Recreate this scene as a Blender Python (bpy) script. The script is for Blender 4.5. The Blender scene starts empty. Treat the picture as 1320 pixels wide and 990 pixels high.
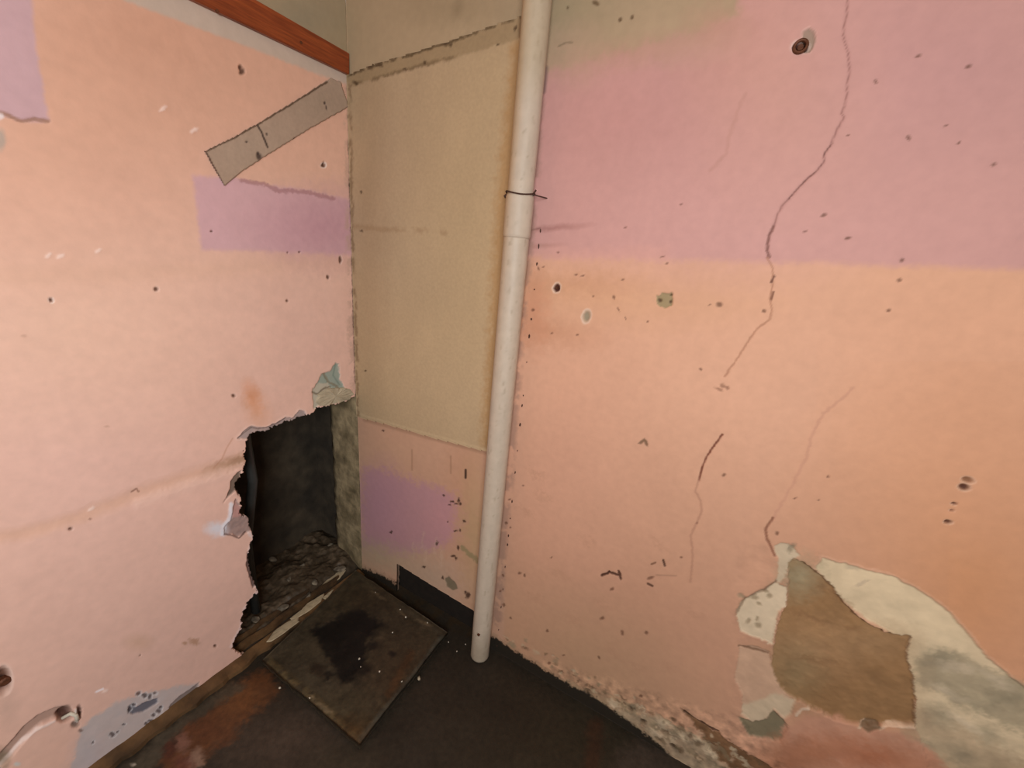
import bpy, bmesh, math, random
import numpy as np
from mathutils import Vector, Matrix

SC = bpy.context.scene
COL = SC.collection
rng = np.random.default_rng(7)
random.seed(7)

# ------------------------------------------------------------------ camera
# measured from the photograph: nadir vanishing point, floor lines of two walls
F = 500.0
CX, CY = 660.0, 495.0
CH = 1.4
def _d(x, y): return np.array([x - CX, y - CY, F])
_n = _d(507, 2108); _n /= np.linalg.norm(_n)
def _fl(x, y):
    r = _d(x, y); return r * (CH / (r @ _n))
_A, _B, _C = _fl(125, 990), _fl(890, 990), _fl(467, 735)
_ex = (_B - _C) / np.linalg.norm(_B - _C); _ez = -_n; _ey = np.cross(_ez, _ex)
ROT = np.array([_ex, _ey, _ez])
CAM = -(ROT @ _C)
LDIR = ROT @ (_A - _C); LDIR[2] = 0; LDIR /= np.linalg.norm(LDIR)     # left wall direction
LNOR = np.array([-LDIR[1], LDIR[0], 0.0])                            # its normal, into the room
RDIR = np.array([1.0, 0, 0]); RNOR = np.array([0, -1.0, 0])
cam = bpy.data.cameras.new('camera'); camo = bpy.data.objects.new('camera', cam); COL.objects.link(camo)
m = Matrix.Identity(4)
for i in range(3):
    m[i][0] = ROT[i][0]; m[i][1] = -ROT[i][1]; m[i][2] = -ROT[i][2]; m[i][3] = CAM[i]
camo.matrix_world = m
cam.sensor_fit = 'HORIZONTAL'; cam.sensor_width = 36; cam.lens = F / 1320 * 36; cam.clip_start = 0.02
SC.camera = camo

# ------------------------------------------------------------------ light
SC.view_settings.view_transform = 'Standard'; SC.view_settings.look = 'None'
SC.view_settings.exposure = 0.0; SC.view_settings.gamma = 1.0; SC.view_settings.use_curve_mapping = False
W = bpy.data.worlds.new('world'); SC.world = W; W.use_nodes = True
W.node_tree.nodes['Background'].inputs[0].default_value = (1.0, 0.97, 0.93, 1)
W.node_tree.nodes['Background'].inputs[1].default_value = 1.0
def area(name, loc, target, sx, sy, power, color=(1, 1, 1)):
    l = bpy.data.lights.new(name, 'AREA'); l.shape = 'RECTANGLE'; l.size = sx; l.size_y = sy
    l.energy = power; l.color = color
    o = bpy.data.objects.new(name, l); COL.objects.link(o); o.location = loc
    o.rotation_euler = (Vector(target) - Vector(loc)).to_track_quat('-Z', 'Y').to_euler()
    return o
area('window_daylight', (1.62, -1.86, 1.50), (0.0, 0.0, 1.0), .8, .8, 37.5, (1.0, 0.99, 1.0))

# ------------------------------------------------------------------ helpers
def ray(x, y): return ROT @ _d(x, y)
def on_plane(x, y, p0, nrm, off=0.0):
    r = ray(x, y); t = ((np.asarray(p0) + nrm * off - CAM) @ nrm) / (r @ nrm)
    return CAM + t * r
def on_right(x, y, off=0.0): return on_plane(x, y, (0, 0, 0), RNOR, off)
def on_left(x, y, off=0.0): return on_plane(x, y, (0, 0, 0), LNOR, off)
def on_floor(x, y, z=0.0): return on_plane(x, y, (0, 0, z), np.array([0, 0, 1.0]))
def project(P):
    q = (P - CAM) @ ROT                       # rows of ROT are world axes in camera coordinates
    return CX + F * q[..., 0] / q[..., 2], CY + F * q[..., 1] / q[..., 2]
def S(*c):
    c = np.array(c, float) / 255
    return np.where(c <= 0.04045, c / 12.92, ((c + 0.055) / 1.055) ** 2.4)

def _vn(x, y, seed):
    r = np.random.default_rng(seed).random((256, 256)).astype(np.float32)
    xi = np.floor(x).astype(int); yi = np.floor(y).astype(int); fx = x - xi; fy = y - yi
    fx = fx * fx * (3 - 2 * fx); fy = fy * fy * (3 - 2 * fy)
    a = r[xi & 255, yi & 255]; b = r[(xi + 1) & 255, yi & 255]; c = r[xi & 255, (yi + 1) & 255]; d = r[(xi + 1) & 255, (yi + 1) & 255]
    return (a * (1 - fx) + b * fx) * (1 - fy) + (c * (1 - fx) + d * fx) * fy
def fbm(x, y, seed=1, octv=4):
    s = 0; a = 1; t = 0
    for i in range(octv):
        s = s + a * (_vn(x * 2 ** i + 17.3 * i, y * 2 ** i + 5.1 * i, seed + i) - 0.5); t += a; a *= 0.55
    return s / t * 2                          # about -1..1

class Canvas:
    """a dense sheet of plaster: colour and relief per vertex"""
    def __init__(self, dir_, nrm, u0, u1, nu, v0, v1, nv, vdir=(0, 0, 1), base=(200, 200, 200), off=0.0, org=(0, 0, 0)):
        self.nu, self.nv = nu, nv
        u = np.linspace(u0, u1, nu); v = np.linspace(v0, v1, nv)
        self.U, self.V = [a.ravel() for a in np.meshgrid(u, v)]
        self.P = np.asarray(org) + self.U[:, None] * np.asarray(dir_) + self.V[:, None] * np.asarray(vdir) + np.asarray(nrm) * off
        self.nrm = np.asarray(nrm, float)
        self.PX, self.PY = project(self.P)
        self.col = np.tile(S(*base), (len(self.U), 1)); self.h = np.zeros(len(self.U))
        self.wx = fbm(self.U * 60, self.V * 60, 11) + .8 * fbm(self.U * 170, self.V * 170, 12, 3); self.wy = fbm(self.U * 60, self.V * 60, 31) + .8 * fbm(self.U * 170, self.V * 170, 32, 3)
        self.keep = None; self.gain = (1, 1, 1)
    def box(self, x0, y0, x1, y1, m):
        return np.nonzero((self.PX > x0 - m) & (self.PX < x1 + m) & (self.PY > y0 - m) & (self.PY < y1 + m))[0]
    def put(self, idx, a, color, dh=0.0, hset=None):
        c = S(*color) if color is not None else None
        if c is not None: self.col[idx] = self.col[idx] * (1 - a[:, None]) + c * a[:, None]
        if dh: self.h[idx] += dh * a
        if hset is not None: self.h[idx] = self.h[idx] * (1 - a) + hset * a
    def sd(self, pts, idx, warp):
        x = self.PX[idx] + self.wx[idx] * warp; y = self.PY[idx] + self.wy[idx] * warp
        p = np.array(pts, float); d2 = np.full(len(idx), 1e18); ins = np.zeros(len(idx), bool)
        for i in range(len(p)):
            a = p[i]; b = p[(i + 1) % len(p)]; e = b - a
            wx = x - a[0]; wy = y - a[1]; t = np.clip((wx * e[0] + wy * e[1]) / (e @ e + 1e-9), 0, 1)
            d2 = np.minimum(d2, (wx - t * e[0]) ** 2 + (wy - t * e[1]) ** 2)
            c = (a[1] > y) != (b[1] > y)
            with np.errstate(divide='ignore', invalid='ignore'):
                ins ^= c & (x < (b[0] - a[0]) * (y - a[1]) / (b[1] - a[1] + 1e-12) + a[0])
        d = np.sqrt(d2); return np.where(ins, -d, d)
    def fill(self, pts, color, soft=1.5, warp=2.0, alpha=1.0, dh=0.0, hset=None, mottle=0.0, mf=40, rim=None):
        p = np.array(pts, float); idx = self.box(*p.min(0), *p.max(0), soft + warp + 4)
        if not len(idx): return
        s = self.sd(pts, idx, warp)
        if rim:                                # (colour, width, alpha, rise) just outside the edge
            a = np.clip(1 - np.abs(s - rim[1] * .5) / rim[1], 0, 1) * rim[2]
            self.put(idx, a, rim[0], rim[3])
        a = np.clip(0.5 - s / (2 * soft), 0, 1); a = a * a * (3 - 2 * a) * alpha
        if mottle: a = a * np.clip(1 - mottle * (0.5 + 0.9 * fbm(self.U[idx] * mf, self.V[idx] * mf, 77)), 0, 1)
        self.put(idx, a, color, dh, hset)
    def line(self, pts, w, color, alpha=1.0, dh=0.0, soft=1.0, warp=0.0, broken=0.0, bf=150):
        p = np.array(pts, float); idx = self.box(*p.min(0), *p.max(0), w + soft + warp + 2)
        if not len(idx): return
        x = self.PX[idx] + self.wx[idx] * warp; y = self.PY[idx] + self.wy[idx] * warp
        d2 = np.full(len(idx), 1e18)
        for a, b in zip(p[:-1], p[1:]):
            e = b - a; wx = x - a[0]; wy = y - a[1]; t = np.clip((wx * e[0] + wy * e[1]) / (e @ e + 1e-9), 0, 1)
            d2 = np.minimum(d2, (wx - t * e[0]) ** 2 + (wy - t * e[1]) ** 2)
        a = np.clip((w / 2 + soft - np.sqrt(d2)) / (soft + .01), 0, 1) * alpha
        if broken: a = a * np.clip(0.5 + fbm(self.U[idx] * bf, self.V[idx] * bf, 55) * 3 + (0.5 - broken) * 2, 0, 1)
        self.put(idx, a, color, dh)
    def blob(self, x, y, rx, ry, color, ang=0, alpha=1.0, dh=0.0, soft=0.4, warp=1.0, rim=None):
        R = max(rx, ry) + 4; idx = self.box(x, y, x, y, R * 1.6)
        if not len(idx): return
        dx = self.PX[idx] - x + self.wx[idx] * warp; dy = self.PY[idx] - y + self.wy[idx] * warp
        c, s = math.cos(math.radians(ang)), math.sin(math.radians(ang))
        q = np.hypot((dx * c + dy * s) / rx, (-dx * s + dy * c) / ry)
        if rim: self.put(idx, np.clip(1 - np.abs(q - 1.25) / .45, 0, 1) * rim[1], rim[0])
        self.put(idx, np.clip((1 + soft - q) / (2 * soft), 0, 1) * alpha, color, dh)
    def tint(self, x0, y0, rx, ry, color, alpha, ang=0):
        self.blob(x0, y0, rx, ry, color, ang, alpha, soft=0.9, warp=8)
    def speck(self, pts, r, color, alpha=.9, dh=-.001):
        for q in pts: self.blob(q[0], q[1], r * (q[2] if len(q) > 2 else 1), r, color, q[3] if len(q) > 3 else 30, alpha, dh)
    def grain(self, pts, amp, freq, seed=900, soft=4):
        p = np.array(pts, float); idx = self.box(*p.min(0), *p.max(0), 12)
        a = np.clip(0.5 - self.sd(pts, idx, 3) / (2 * soft), 0, 1)
        n = fbm(self.U[idx] * freq, self.V[idx] * freq, seed, 5)
        self.col[idx] *= (1 + amp * a * n)[:, None]; self.h[idx] += .0012 * a * n
    def build(self, name, mat, parent=None, thick=0.0, edge=(150, 126, 108)):
        nu, nv = self.nu, self.nv
        P = self.P + self.h[:, None] * self.nrm
        me = bpy.data.meshes.new(name)
        i, j = np.meshgrid(np.arange(nu - 1), np.arange(nv - 1)); k = (j * nu + i)
        K = np.ones_like(k, bool)
        if self.keep is not None:
            g = self.keep.reshape(nv, nu); K = g[:-1, :-1] & g[1:, :-1] & g[:-1, 1:] & g[1:, 1:]
        q = np.stack([k, k + 1, k + nu + 1, k + nu], -1)
        if np.dot(np.cross(P[1] - P[0], P[nu] - P[0]), self.nrm) < 0: q = q[..., ::-1]
        Q = q[K]
        colr = self.col = self.col * np.array(self.gain)
        if thick:
            Kp = np.pad(K, 1); ed = []
            base = q
            inn = Kp[1:-1, 1:-1]
            for dj, di, e in ((-1, 0, (k, k + 1)), (0, 1, (k + 1, k + nu + 1)), (1, 0, (k + nu + 1, k + nu)), (0, -1, (k + nu, k))):
                nb = Kp[1 + dj:Kp.shape[0] - 1 + dj, 1 + di:Kp.shape[1] - 1 + di]
                mm = inn & ~nb
                ed.append(np.stack([e[0][mm], e[1][mm]], -1))
            E = np.concatenate(ed); vs = np.unique(E); mp = {}
            arr = np.zeros(len(P), int); arr[vs] = len(P) + np.arange(len(vs))
            jag = thick * (0.7 + 0.3 * fbm(self.U[vs] * 90, self.V[vs] * 90, 5))
            P2 = P[vs] - self.nrm * jag[:, None]
            Q = np.concatenate([Q, np.stack([E[:, 0], E[:, 1], arr[E[:, 1]], arr[E[:, 0]]], -1)])
            colr = np.concatenate([self.col, self.col[vs] * 0 + S(*edge)]); P = np.concatenate([P, P2])
        me.vertices.add(len(P)); me.vertices.foreach_set('co', P.astype(np.float32).ravel())
        me.loops.add(Q.size); me.loops.foreach_set('vertex_index', Q.astype(np.int32).ravel())
        me.polygons.add(len(Q)); me.polygons.foreach_set('loop_start', (np.arange(len(Q)) * 4).astype(np.int32))
        me.update(calc_edges=True)
        at = me.color_attributes.new('paint', 'FLOAT_COLOR', 'POINT')
        at.data.foreach_set('color', np.concatenate([np.clip(colr, 0, 1), np.ones((len(colr), 1))], 1).astype(np.float32).ravel())
        me.materials.append(mat)
        o = bpy.data.objects.new(name, me); COL.objects.link(o)
        if parent: o.parent = parent
        return o

# ------------------------------------------------------------------ materials
def material(name, color=None, rough=0.85, bump=0.25, scale=60, var=0.12, attr=None, spec=0.3, wave=False, metal=0, color2=None, bd=0.002):
    m = bpy.data.materials.new(name); m.use_nodes = True; nt = m.node_tree; N = nt.nodes; L = nt.links
    b = N['Principled BSDF']; b.inputs['Roughness'].default_value = rough
    b.inputs['Specular IOR Level'].default_value = spec; b.inputs['Metallic'].default_value = metal
    tc = N.new('ShaderNodeTexCoord')
    no = N.new('ShaderNodeTexNoise'); no.inputs['Scale'].default_value = scale; no.inputs['Detail'].default_value = 6
    L.new(tc.outputs['Object'], no.inputs['Vector'])
    if wave:
        mp = N.new('ShaderNodeMapping'); mp.inputs['Scale'].default_value = wave
        L.new(tc.outputs['Object'], mp.inputs['Vector']); L.new(mp.outputs['Vector'], no.inputs['Vector'])
    mr = N.new('ShaderNodeMapRange'); mr.inputs['From Min'].default_value = .3; mr.inputs['From Max'].default_value = .7
    mr.inputs['To Min'].default_value = 1 - var; mr.inputs['To Max'].default_value = 1 + var
    L.new(no.outputs['Fac'], mr.inputs['Value'])
    mx = N.new('ShaderNodeMix'); mx.data_type = 'RGBA'; mx.blend_type = 'MULTIPLY'; mx.inputs[0].default_value = 1
    if attr:
        a = N.new('ShaderNodeVertexColor'); a.layer_name = attr; L.new(a.outputs['Color'], mx.inputs[6])
    elif color2 is not None:
        n2 = N.new('ShaderNodeTexNoise'); n2.inputs['Scale'].default_value = scale * .3; n2.inputs['Detail'].default_value = 5
        L.new(no.inputs['Vector'].links[0].from_socket, n2.inputs['Vector'])
        cr = N.new('ShaderNodeValToRGB'); cr.color_ramp.elements[0].position = .38; cr.color_ramp.elements[1].position = .62
        cr.color_ramp.elements[0].color = (*S(*color), 1); cr.color_ramp.elements[1].color = (*S(*color2), 1)
        L.new(n2.outputs['Fac'], cr.inputs[0]); L.new(cr.outputs[0], mx.inputs[6])
    else: mx.inputs[6].default_value = (*S(*color), 1)
    L.new(mr.outputs['Result'], mx.inputs[7]); L.new(mx.outputs[2], b.inputs['Base Color'])
    bp = N.new('ShaderNodeBump'); bp.inputs['Strength'].default_value = bump; bp.inputs['Distance'].default_value = bd
    L.new(no.outputs['Fac'], bp.inputs['Height']); L.new(bp.outputs['Normal'], b.inputs['Normal'])
    return m
M_PLASTER = material('painted_plaster', attr='paint', rough=.72, bump=.35, scale=45, var=.035)
M_FLOOR = material('grimy_floor', attr='paint', rough=.55, bump=.5, scale=60, var=.22, spec=.35)
M_SLAB = material('grimy_slab', attr='paint', rough=.5, bump=.5, scale=80, var=.2, spec=.4)
M_PANEL = material('beige_board', attr='paint', rough=.75, bump=.2, scale=120, var=.05)
M_PIPE = material('pipe_paint', attr='paint', rough=.5, bump=.2, scale=40, var=.05)
M_WOOD = material('varnished_wood', (122, 54, 24), rough=.4, bump=.15, scale=6, var=.2, wave=(60, 3, 60), color2=(146, 70, 32), spec=.5)
M_BATTEN = material('old_batten', (62, 46, 29), rough=.7, bump=.6, scale=25, var=.3, color2=(108, 80, 50))
M_CAVITY = material('cavity_brick', (50, 44, 36), rough=.9, bump=.8, scale=20, var=.3, color2=(72, 63, 50), bd=.006)
M_JAMB = material('jamb_mortar', (112, 98, 72), rough=.9, bump=.9, scale=35, var=.25, color2=(158, 140, 108), bd=.006)
M_CHUNK = material('plaster_chunk', (178, 165, 140), rough=.85, bump=.6, scale=50, var=.12)
M_CRUMB = material('white_crumb', (205, 198, 180), rough=.8, bump=.3, scale=90, var=.1)
M_RUBBLE = material('rubble', (92, 84, 72), rough=.9, bump=.7, scale=60, var=.3, color2=(140, 128, 108))
M_DARK = material('dark_void', (28, 22, 16), rough=.9, bump=.4, scale=40, var=.3)
M_WIRE = material('rusty_wire', (70, 45, 34), rough=.7, bump=.4, scale=90, var=.3)
M_DIM = material('dim_plaster', (130, 118, 104), rough=.8, bump=.3, scale=40, var=.05)
M_PLAIN = material('plain_plaster', (205, 160, 135), rough=.8, bump=.3, scale=40, var=.05)
M_CEIL = material('ceiling_paint', (190, 182, 165), rough=.8, bump=.3, scale=40, var=.05)
M_FRAME = material('white_frame', (215, 210, 200), rough=.5, bump=.1, scale=40, var=.05)
M_RUST = material('rusty_metal', (96, 58, 38), rough=.6, bump=.6, scale=120, var=.3, metal=.3)

def mesh_obj(name, bm, mat, parent=None, smooth=False):
    me = bpy.data.meshes.new(name); bm.normal_update(); bm.to_mesh(me); bm.free(); me.materials.append(mat)
    if smooth:
        for p in me.polygons: p.use_smooth = True
    o = bpy.data.objects.new(name, me); COL.objects.link(o)
    if parent: o.parent = parent
    return o
def prism(bm, pts, vec):
    """solid from an outline of 3D points pushed along vec"""
    a = [bm.verts.new(p) for p in pts]; b = [bm.verts.new(Vector(p) + Vector(vec)) for p in pts]
    n = len(a); bm.faces.new(a); bm.faces.new(b[::-1])
    for i in range(n): bm.faces.new((a[i], b[i], b[(i + 1) % n], a[(i + 1) % n]))
    bmesh.ops.recalc_face_normals(bm, faces=bm.faces)
def box(bm, x0, x1, y0, y1, z0, z1):
    prism(bm, [(x0, y0, z0), (x1, y0, z0), (x1, y1, z0), (x0, y1, z0)], (0, 0, z1 - z0))
def tube(bm, pts, r, seg=8):
    pts = [Vector(p) for p in pts]; rings = []
    for i, p in enumerate(pts):
        t = (pts[min(i + 1, len(pts) - 1)] - pts[max(i - 1, 0)]).normalized()
        a = t.orthogonal().normalized() if i == 0 else (rings_a - t * rings_a.dot(t)).normalized()
        rings_a = a; b = t.cross(a); rr = r[i] if isinstance(r, (list, tuple)) else r
        rings.append([bm.verts.new(p + (a * math.cos(q) + b * math.sin(q)) * rr) for q in [2 * math.pi * s / seg for s in range(seg)]])
    for A, B in zip(rings[:-1], rings[1:]):
        for s in range(seg): bm.faces.new((A[s], A[(s + 1) % seg], B[(s + 1) % seg], B[s]))
    bm.faces.new(rings[0][::-1]); bm.faces.new(rings[-1])
def chunk_bm(rx, ry, rz, seed, sub=2):
    bm = bmesh.new(); bmesh.ops.create_icosphere(bm, subdivisions=sub, radius=1); r = random.Random(seed)
    planes = [(Vector((r.uniform(-1, 1), r.uniform(-1, 1), r.uniform(-1, 1))).normalized(), r.uniform(.5, .85)) for _ in range(9)]
    for v in bm.verts:
        for n, d in planes:
            k = v.co.dot(n) - d
            if k > 0: v.co -= n * k
        v.co = Vector((v.co.x * rx, v.co.y * ry, v.co.z * rz))
    return bm
def structure(o): o['kind'] = 'structure'; return o
def tag(o, label, cat, group=None):
    o['label'] = label; o['category'] = cat
    if group: o['group'] = group
    return o
def empty(name, loc):
    o = bpy.data.objects.new(name, None); COL.objects.link(o); o.location = loc; return o

# ================================================================== WALL LEFT
L = Canvas(LDIR, LNOR, 0.0, 1.12, 480, 0.0, 2.12, 830, base=(224, 171, 143))
HOLE = [(470, 508), (459, 510), (452, 515), (422, 523), (405, 527), (399, 535), (386, 538), (378, 541), (369, 542), (359, 548), (342, 556), (333, 557), (321, 561),
        (318, 567), (315, 580), (317, 593), (314, 608), (306, 619), (304, 631), (309, 637), (311, 650), (312, 663), (322, 668), (324, 682), (327, 694), (321, 710),
        (320, 725), (326, 744), (332, 761), (323, 775), (315, 786), (311, 810), (302, 827), (300, 836), (308, 843), (316, 842), (316, 880), (500, 780), (480, 640)]
def paint_left(c):
    c.tint(180, 40, 330, 190, (200, 142, 112), .85); c.tint(120, 620, 330, 240, (222, 172, 152), .7); c.tint(230, 850, 190, 120, (206, 160, 140), .6)
    c.tint(90, 420, 160, 90, (226, 176, 146), .6); c.tint(60, 200, 120, 120, (212, 156, 126), .5)
    c.tint(400, 420, 90, 120, (214, 166, 146), .5)
    f = fbm(c.U * 9, c.V * 22, 90); c.col *= (1 + .035 * f)[:, None]
    c.h += .0015 * fbm(c.U * 6, c.V * 6, 92)
    # old lilac paint
    c.fill([(-90, -20), (38, -20), (48, 70), (63, 156), (30, 157), (0, 148), (-90, 140)], (194, 150, 147), 4, 2, .95)
    c.line([(-10, 143), (5, 146), (28, 156), (45, 153), (62, 156)], 3, (150, 105, 80), .8, -.0015, 2, 1)
    c.blob(0, 180, 7, 14, (170, 148, 130), 0, .8)
    c.blob(1, 150, 4, 4, (225, 200, 190), 0, .9)
    c.fill([(248, 226), (300, 229), (352, 240), (400, 246), (470, 262), (470, 330), (430, 328), (345, 324), (260, 322)], (202, 152, 150), 4, 2, .9)
    c.tint(415, 292, 60, 36, (186, 132, 134), .75)
    c.line([(312, 233), (340, 237), (360, 246), (398, 248), (430, 256)], 3, (160, 108, 104), .7, -.001, 2, 2)
    # white band under the rail, bare paint above it
    c.fill([(60, -60), (160, 0), (300, 53), (440, 107), (470, 112), (470, 90), (240, -2), (120, -60)], (188, 160, 138), 3, 1.5, .95)
    c.fill([(225, -80), (240, -2), (446, 96), (480, 96), (480, -80)], (156, 130, 98), 1.2, 0, 1)
    c.tint(390, 20, 40, 20, (140, 122, 96), .6)
    # thin horizontal change of tone
    c.fill([(-60, 346), (200, 340), (470, 330), (470, 344), (200, 362), (-60, 372)], (208, 158, 128), 10, 5, .3)
    
    # crease running to the hole (bulged plaster), its shade and lit side painted in too
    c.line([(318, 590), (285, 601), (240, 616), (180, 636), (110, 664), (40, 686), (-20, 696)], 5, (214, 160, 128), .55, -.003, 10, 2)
    c.blob(300, 598, 26, 6, (158, 114, 80), -20, .75, -.003, soft=.95, warp=3); c.blob(312, 594, 12, 4, (140, 98, 66), -20, .6, -.001, soft=.9, warp=2)  # brown stain, deepened by the crease's soft shade
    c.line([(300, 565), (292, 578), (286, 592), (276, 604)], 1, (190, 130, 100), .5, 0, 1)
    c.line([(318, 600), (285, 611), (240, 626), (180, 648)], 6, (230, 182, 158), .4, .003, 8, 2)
    # rust bloom
    c.blob(325, 512, 8, 16, (206, 128, 82), -20, .75, soft=.95, warp=4); c.blob(332, 530, 12, 18, (216, 150, 112), -20, .6, soft=.95, warp=4)
    # holes and nail marks
    for (x, y, rx, ry, a, rim) in [(312, 92, 3.2, 4.5, 20, 0), (310, 87, 2.5, 3, 0, 0), (417, 213, 3, 3, 0, .9), (201, 373, 3, 2.6, 0, .2), (66, 387, 3.2, 2.2, 40, .9),
                                   (423, 357, 1.8, 2.4, 0, 0), (439, 335, 1.8, 4.5, 0, .2), (370, 388, 2, 1.7, 0, 0), (301, 510, 2.6, 2.2, 0, .1), (91, 682, 2.5, 2, 0, .1),
                                   (371, 325, 1.2, 1.2, 0, 0), (386, 325, 1.2, 1.2, 0, 0), (273, 298, 1.5, 1.2, 0, 0), (180, 845, 1, 1, 0, 0), (278, 833, 1.6, 1.8, 0, 0), (417, 211, 1, 3, 0, 0)]:
        c.blob(x, y, rx, ry, (92, 58, 42), a, .95, -.004, rim=((236, 205, 185), rim) if rim else None)
    for (x, y) in [(127, 323), (78, 330), (118, 657), (210, 140), (250, 168), (62, 330), (136, 891)]:
        c.blob(x, y, 5, 2.2, (236, 198, 178), -30, .7, .001, warp=2)
    c.line([(170, 634), (176, 630), (179, 634)], 1.2, (130, 85, 65), .8); c.line([(124, 892), (133, 888)], 1.5, (240, 215, 205), .9)
    c.blob(138, 550, 4, 1.5, (190, 140, 115), 0, .6); c.blob(31, 433, 4, 2, (190, 140, 115), 0, .6); c.blob(250, 827, 7, 4, (165, 118, 85), 0, .7, warp=3); c.blob(238, 829, 3, 2, (165, 118, 85), 0, .7)
    c.blob(178, 828, 14, 8, (184, 140, 105), 0, .4, soft=.9); c.blob(116, 669, 2, 1.5, (150, 100, 80), 0, .8)
    # corner dirt
    c.line([(450, 112), (452, 200), (455, 300), (457, 400), (459, 470), (461, 512)], 2.5, (96, 66, 44), .9, -.002, 2, 1.5)
    c.line([(447, 112), (449, 300), (455, 505)], 3, (184, 142, 118), .6, 0, 4, 3, .5, 40)
    for y in (240, 296, 384, 450, 452, 460): c.blob(455 + (y - 300) * .03, y, 4, 2, (60, 38, 28), 60, .9, -.002)
    # layers around the hole: green undercoat, grey edge
    c.fill([(408, 497), (412, 487), (419, 480), (427, 478), (432, 467), (437, 469), (438, 488), (444, 500), (440, 512), (405, 520), (405, 505)], (146, 146, 128), 1, 1.5, 1, hset=-.003)
    c.line([(433, 470), (430, 484), (438, 496)], 1, (110, 118, 104), .7); c.line([(418, 482), (424, 492), (436, 499)], 2, (128, 112, 88), .8, -.002, 1, 1)
    c.fill([(403, 503), (412, 494), (424, 493), (426, 502), (424, 516), (404, 527)], (180, 162, 138), 1, 1.5, 1, hset=-.004)
    c.line([(404, 506), (411, 509), (416, 503), (426, 499)], 1.5, (112, 92, 70), .8, -.002, 1, 1)
    c.fill([(306, 565), (315, 555), (325, 549), (333, 551), (342, 551), (356, 545), (368, 538), (378, 538), (386, 529), (393, 530), (395, 535), (378, 545), (340, 560), (318, 566)], (158, 134, 124), .8, 1, 1, hset=-.004, mottle=.2, rim=((232, 190, 170), 2, .6, .0015))
    c.line([(306, 565), (325, 551), (333, 553), (343, 551), (358, 546), (368, 539)], 1, (90, 66, 56), .6, 0, .6, .5)
    c.fill([(311, 606), (303, 612), (298, 620), (297, 630), (291, 644), (288, 648), (296, 640), (304, 632), (308, 640), (310, 610)], (116, 92, 76), .8, .8, 1, hset=-.005)
    c.fill([(304, 642), (309, 650), (313, 660), (322, 667), (326, 684), (312, 690), (307, 693), (300, 689), (289, 689), (289, 679), (297, 672), (300, 660)], (142, 114, 104), .8, 1, 1, hset=-.006, mottle=.25, mf=80)
    c.fill([(304, 646), (311, 655), (312, 666), (304, 668), (299, 668)], (190, 134, 120), 1, 1, .8)
    c.line([(298, 650), (297, 668), (290, 677), (287, 688)], 3, (226, 212, 208), .85, .001, 3, 1)
    c.blob(279, 682, 12, 8, (214, 204, 202), 0, .8, soft=.7, warp=3)
    c.line([(289, 689), (298, 690), (308, 694), (317, 686)], 1, (70, 45, 38), .8, 0, .6)
    c.line([(321, 688), (328, 694), (322, 708), (319, 722), (323, 740), (331, 758)], 3, (218, 186, 172), .8, .001, 1.5, 1)
    c.fill([(319, 712), (325, 722), (330, 735), (333, 752), (326, 758), (322, 745), (317, 728)], (112, 86, 76), .8, 1, 1, hset=-.005)
    c.line([(332, 762), (324, 774), (315, 786), (311, 808), (302, 826), (299, 834)], 3, (220, 186, 172), .7, .001, 1.5, 1)
    # scraped white patch at the lower edge
    c.fill([(90, 1000), (104, 940), (118, 925), (132, 918), (150, 904), (178, 895), (204, 890), (230, 884), (255, 880), (256, 886), (225, 925), (140, 985), (120, 1010)], (182, 162, 152), 3, 3, .95, mottle=.15)
    c.tint(120, 985, 22, 26, (178, 160, 156), .5)
    c.fill([(218, 912), (228, 900), (243, 890), (257, 880), (250, 892), (238, 904), (222, 918)], (128, 108, 98), 1, 1, 1, hset=-.003)
    c.fill([(165, 912), (170, 908), (176, 912), (184, 906), (193, 903), (203, 900), (204, 906), (196, 912), (184, 918), (172, 921), (166, 919)], (104, 96, 98), .8, 1, 1, hset=-.004)
    for (x, y, r) in [(178, 894, 2.5), (186, 897, 3), (193, 898, 2.6), (200, 893, 2), (205, 917, 3), (198, 922, 2.2), (194, 930, 3), (188, 933, 2), (160, 934, 1.6), (145, 947, 3), (152, 943, 1.6), (173, 909, 2), (168, 915, 2.5), (120, 957, 1.6), (207, 913, 2)]:
        c.blob(x, y, r * 1.3, r, (84, 70, 66), -30, .9, -.002, warp=2, rim=((222, 208, 200), .5))
    # chased cable groove and sockets
    c.line([(-20, 1000), (0, 982), (18, 962), (34, 942), (52, 928), (72, 919), (86, 916)], 9, (172, 132, 112), 1, -.009, 3, .8)
    c.line([(-10, 1000), (12, 975), (30, 955), (48, 940), (70, 930)], 1.6, (230, 196, 178), .8, .001, 1.5, .8)  # lower rim catching light, painted as a pale line
    c.blob(2, 980, 9, 12, (120, 100, 76), 0, .8, -.002, soft=.7, warp=4); c.blob(22, 985, 4, 3, (200, 190, 175), 0, .8)
    c.blob(84, 923, 9, 7, (90, 58, 46), -20, 1, -.016); c.blob(102, 918, 3, 8, (84, 54, 44), 0, .95, -.006); c.blob(97, 934, 5, 4, (112, 88, 74), 0, .9, -.004); c.blob(104, 942, 3, 2, (110, 84, 70), 0, .8)
    c.line([(98, 915), (99, 930)], 3, (206, 186, 168), .9, .004, 1)
    c.blob(4, 878, 9, 15, (112, 74, 56), 5, 1, -.015, rim=((222, 184, 162), .6)); c.blob(6, 882, 5, 7, (70, 44, 36), 0, .9, -.006)
    c.blob(8, 912, 12, 18, (190, 150, 128), 0, .5, soft=.9)
    # dirt along the floor
    c.line([(140, 992), (230, 922), (300, 866), (330, 842)], 3, (120, 86, 62), .7, 0, 3, 3, .4, 60)
paint_left(L)
L.gain = (1.10, 1.27, 1.42)
idx = L.box(290, 460, 520, 900, 5)
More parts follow.
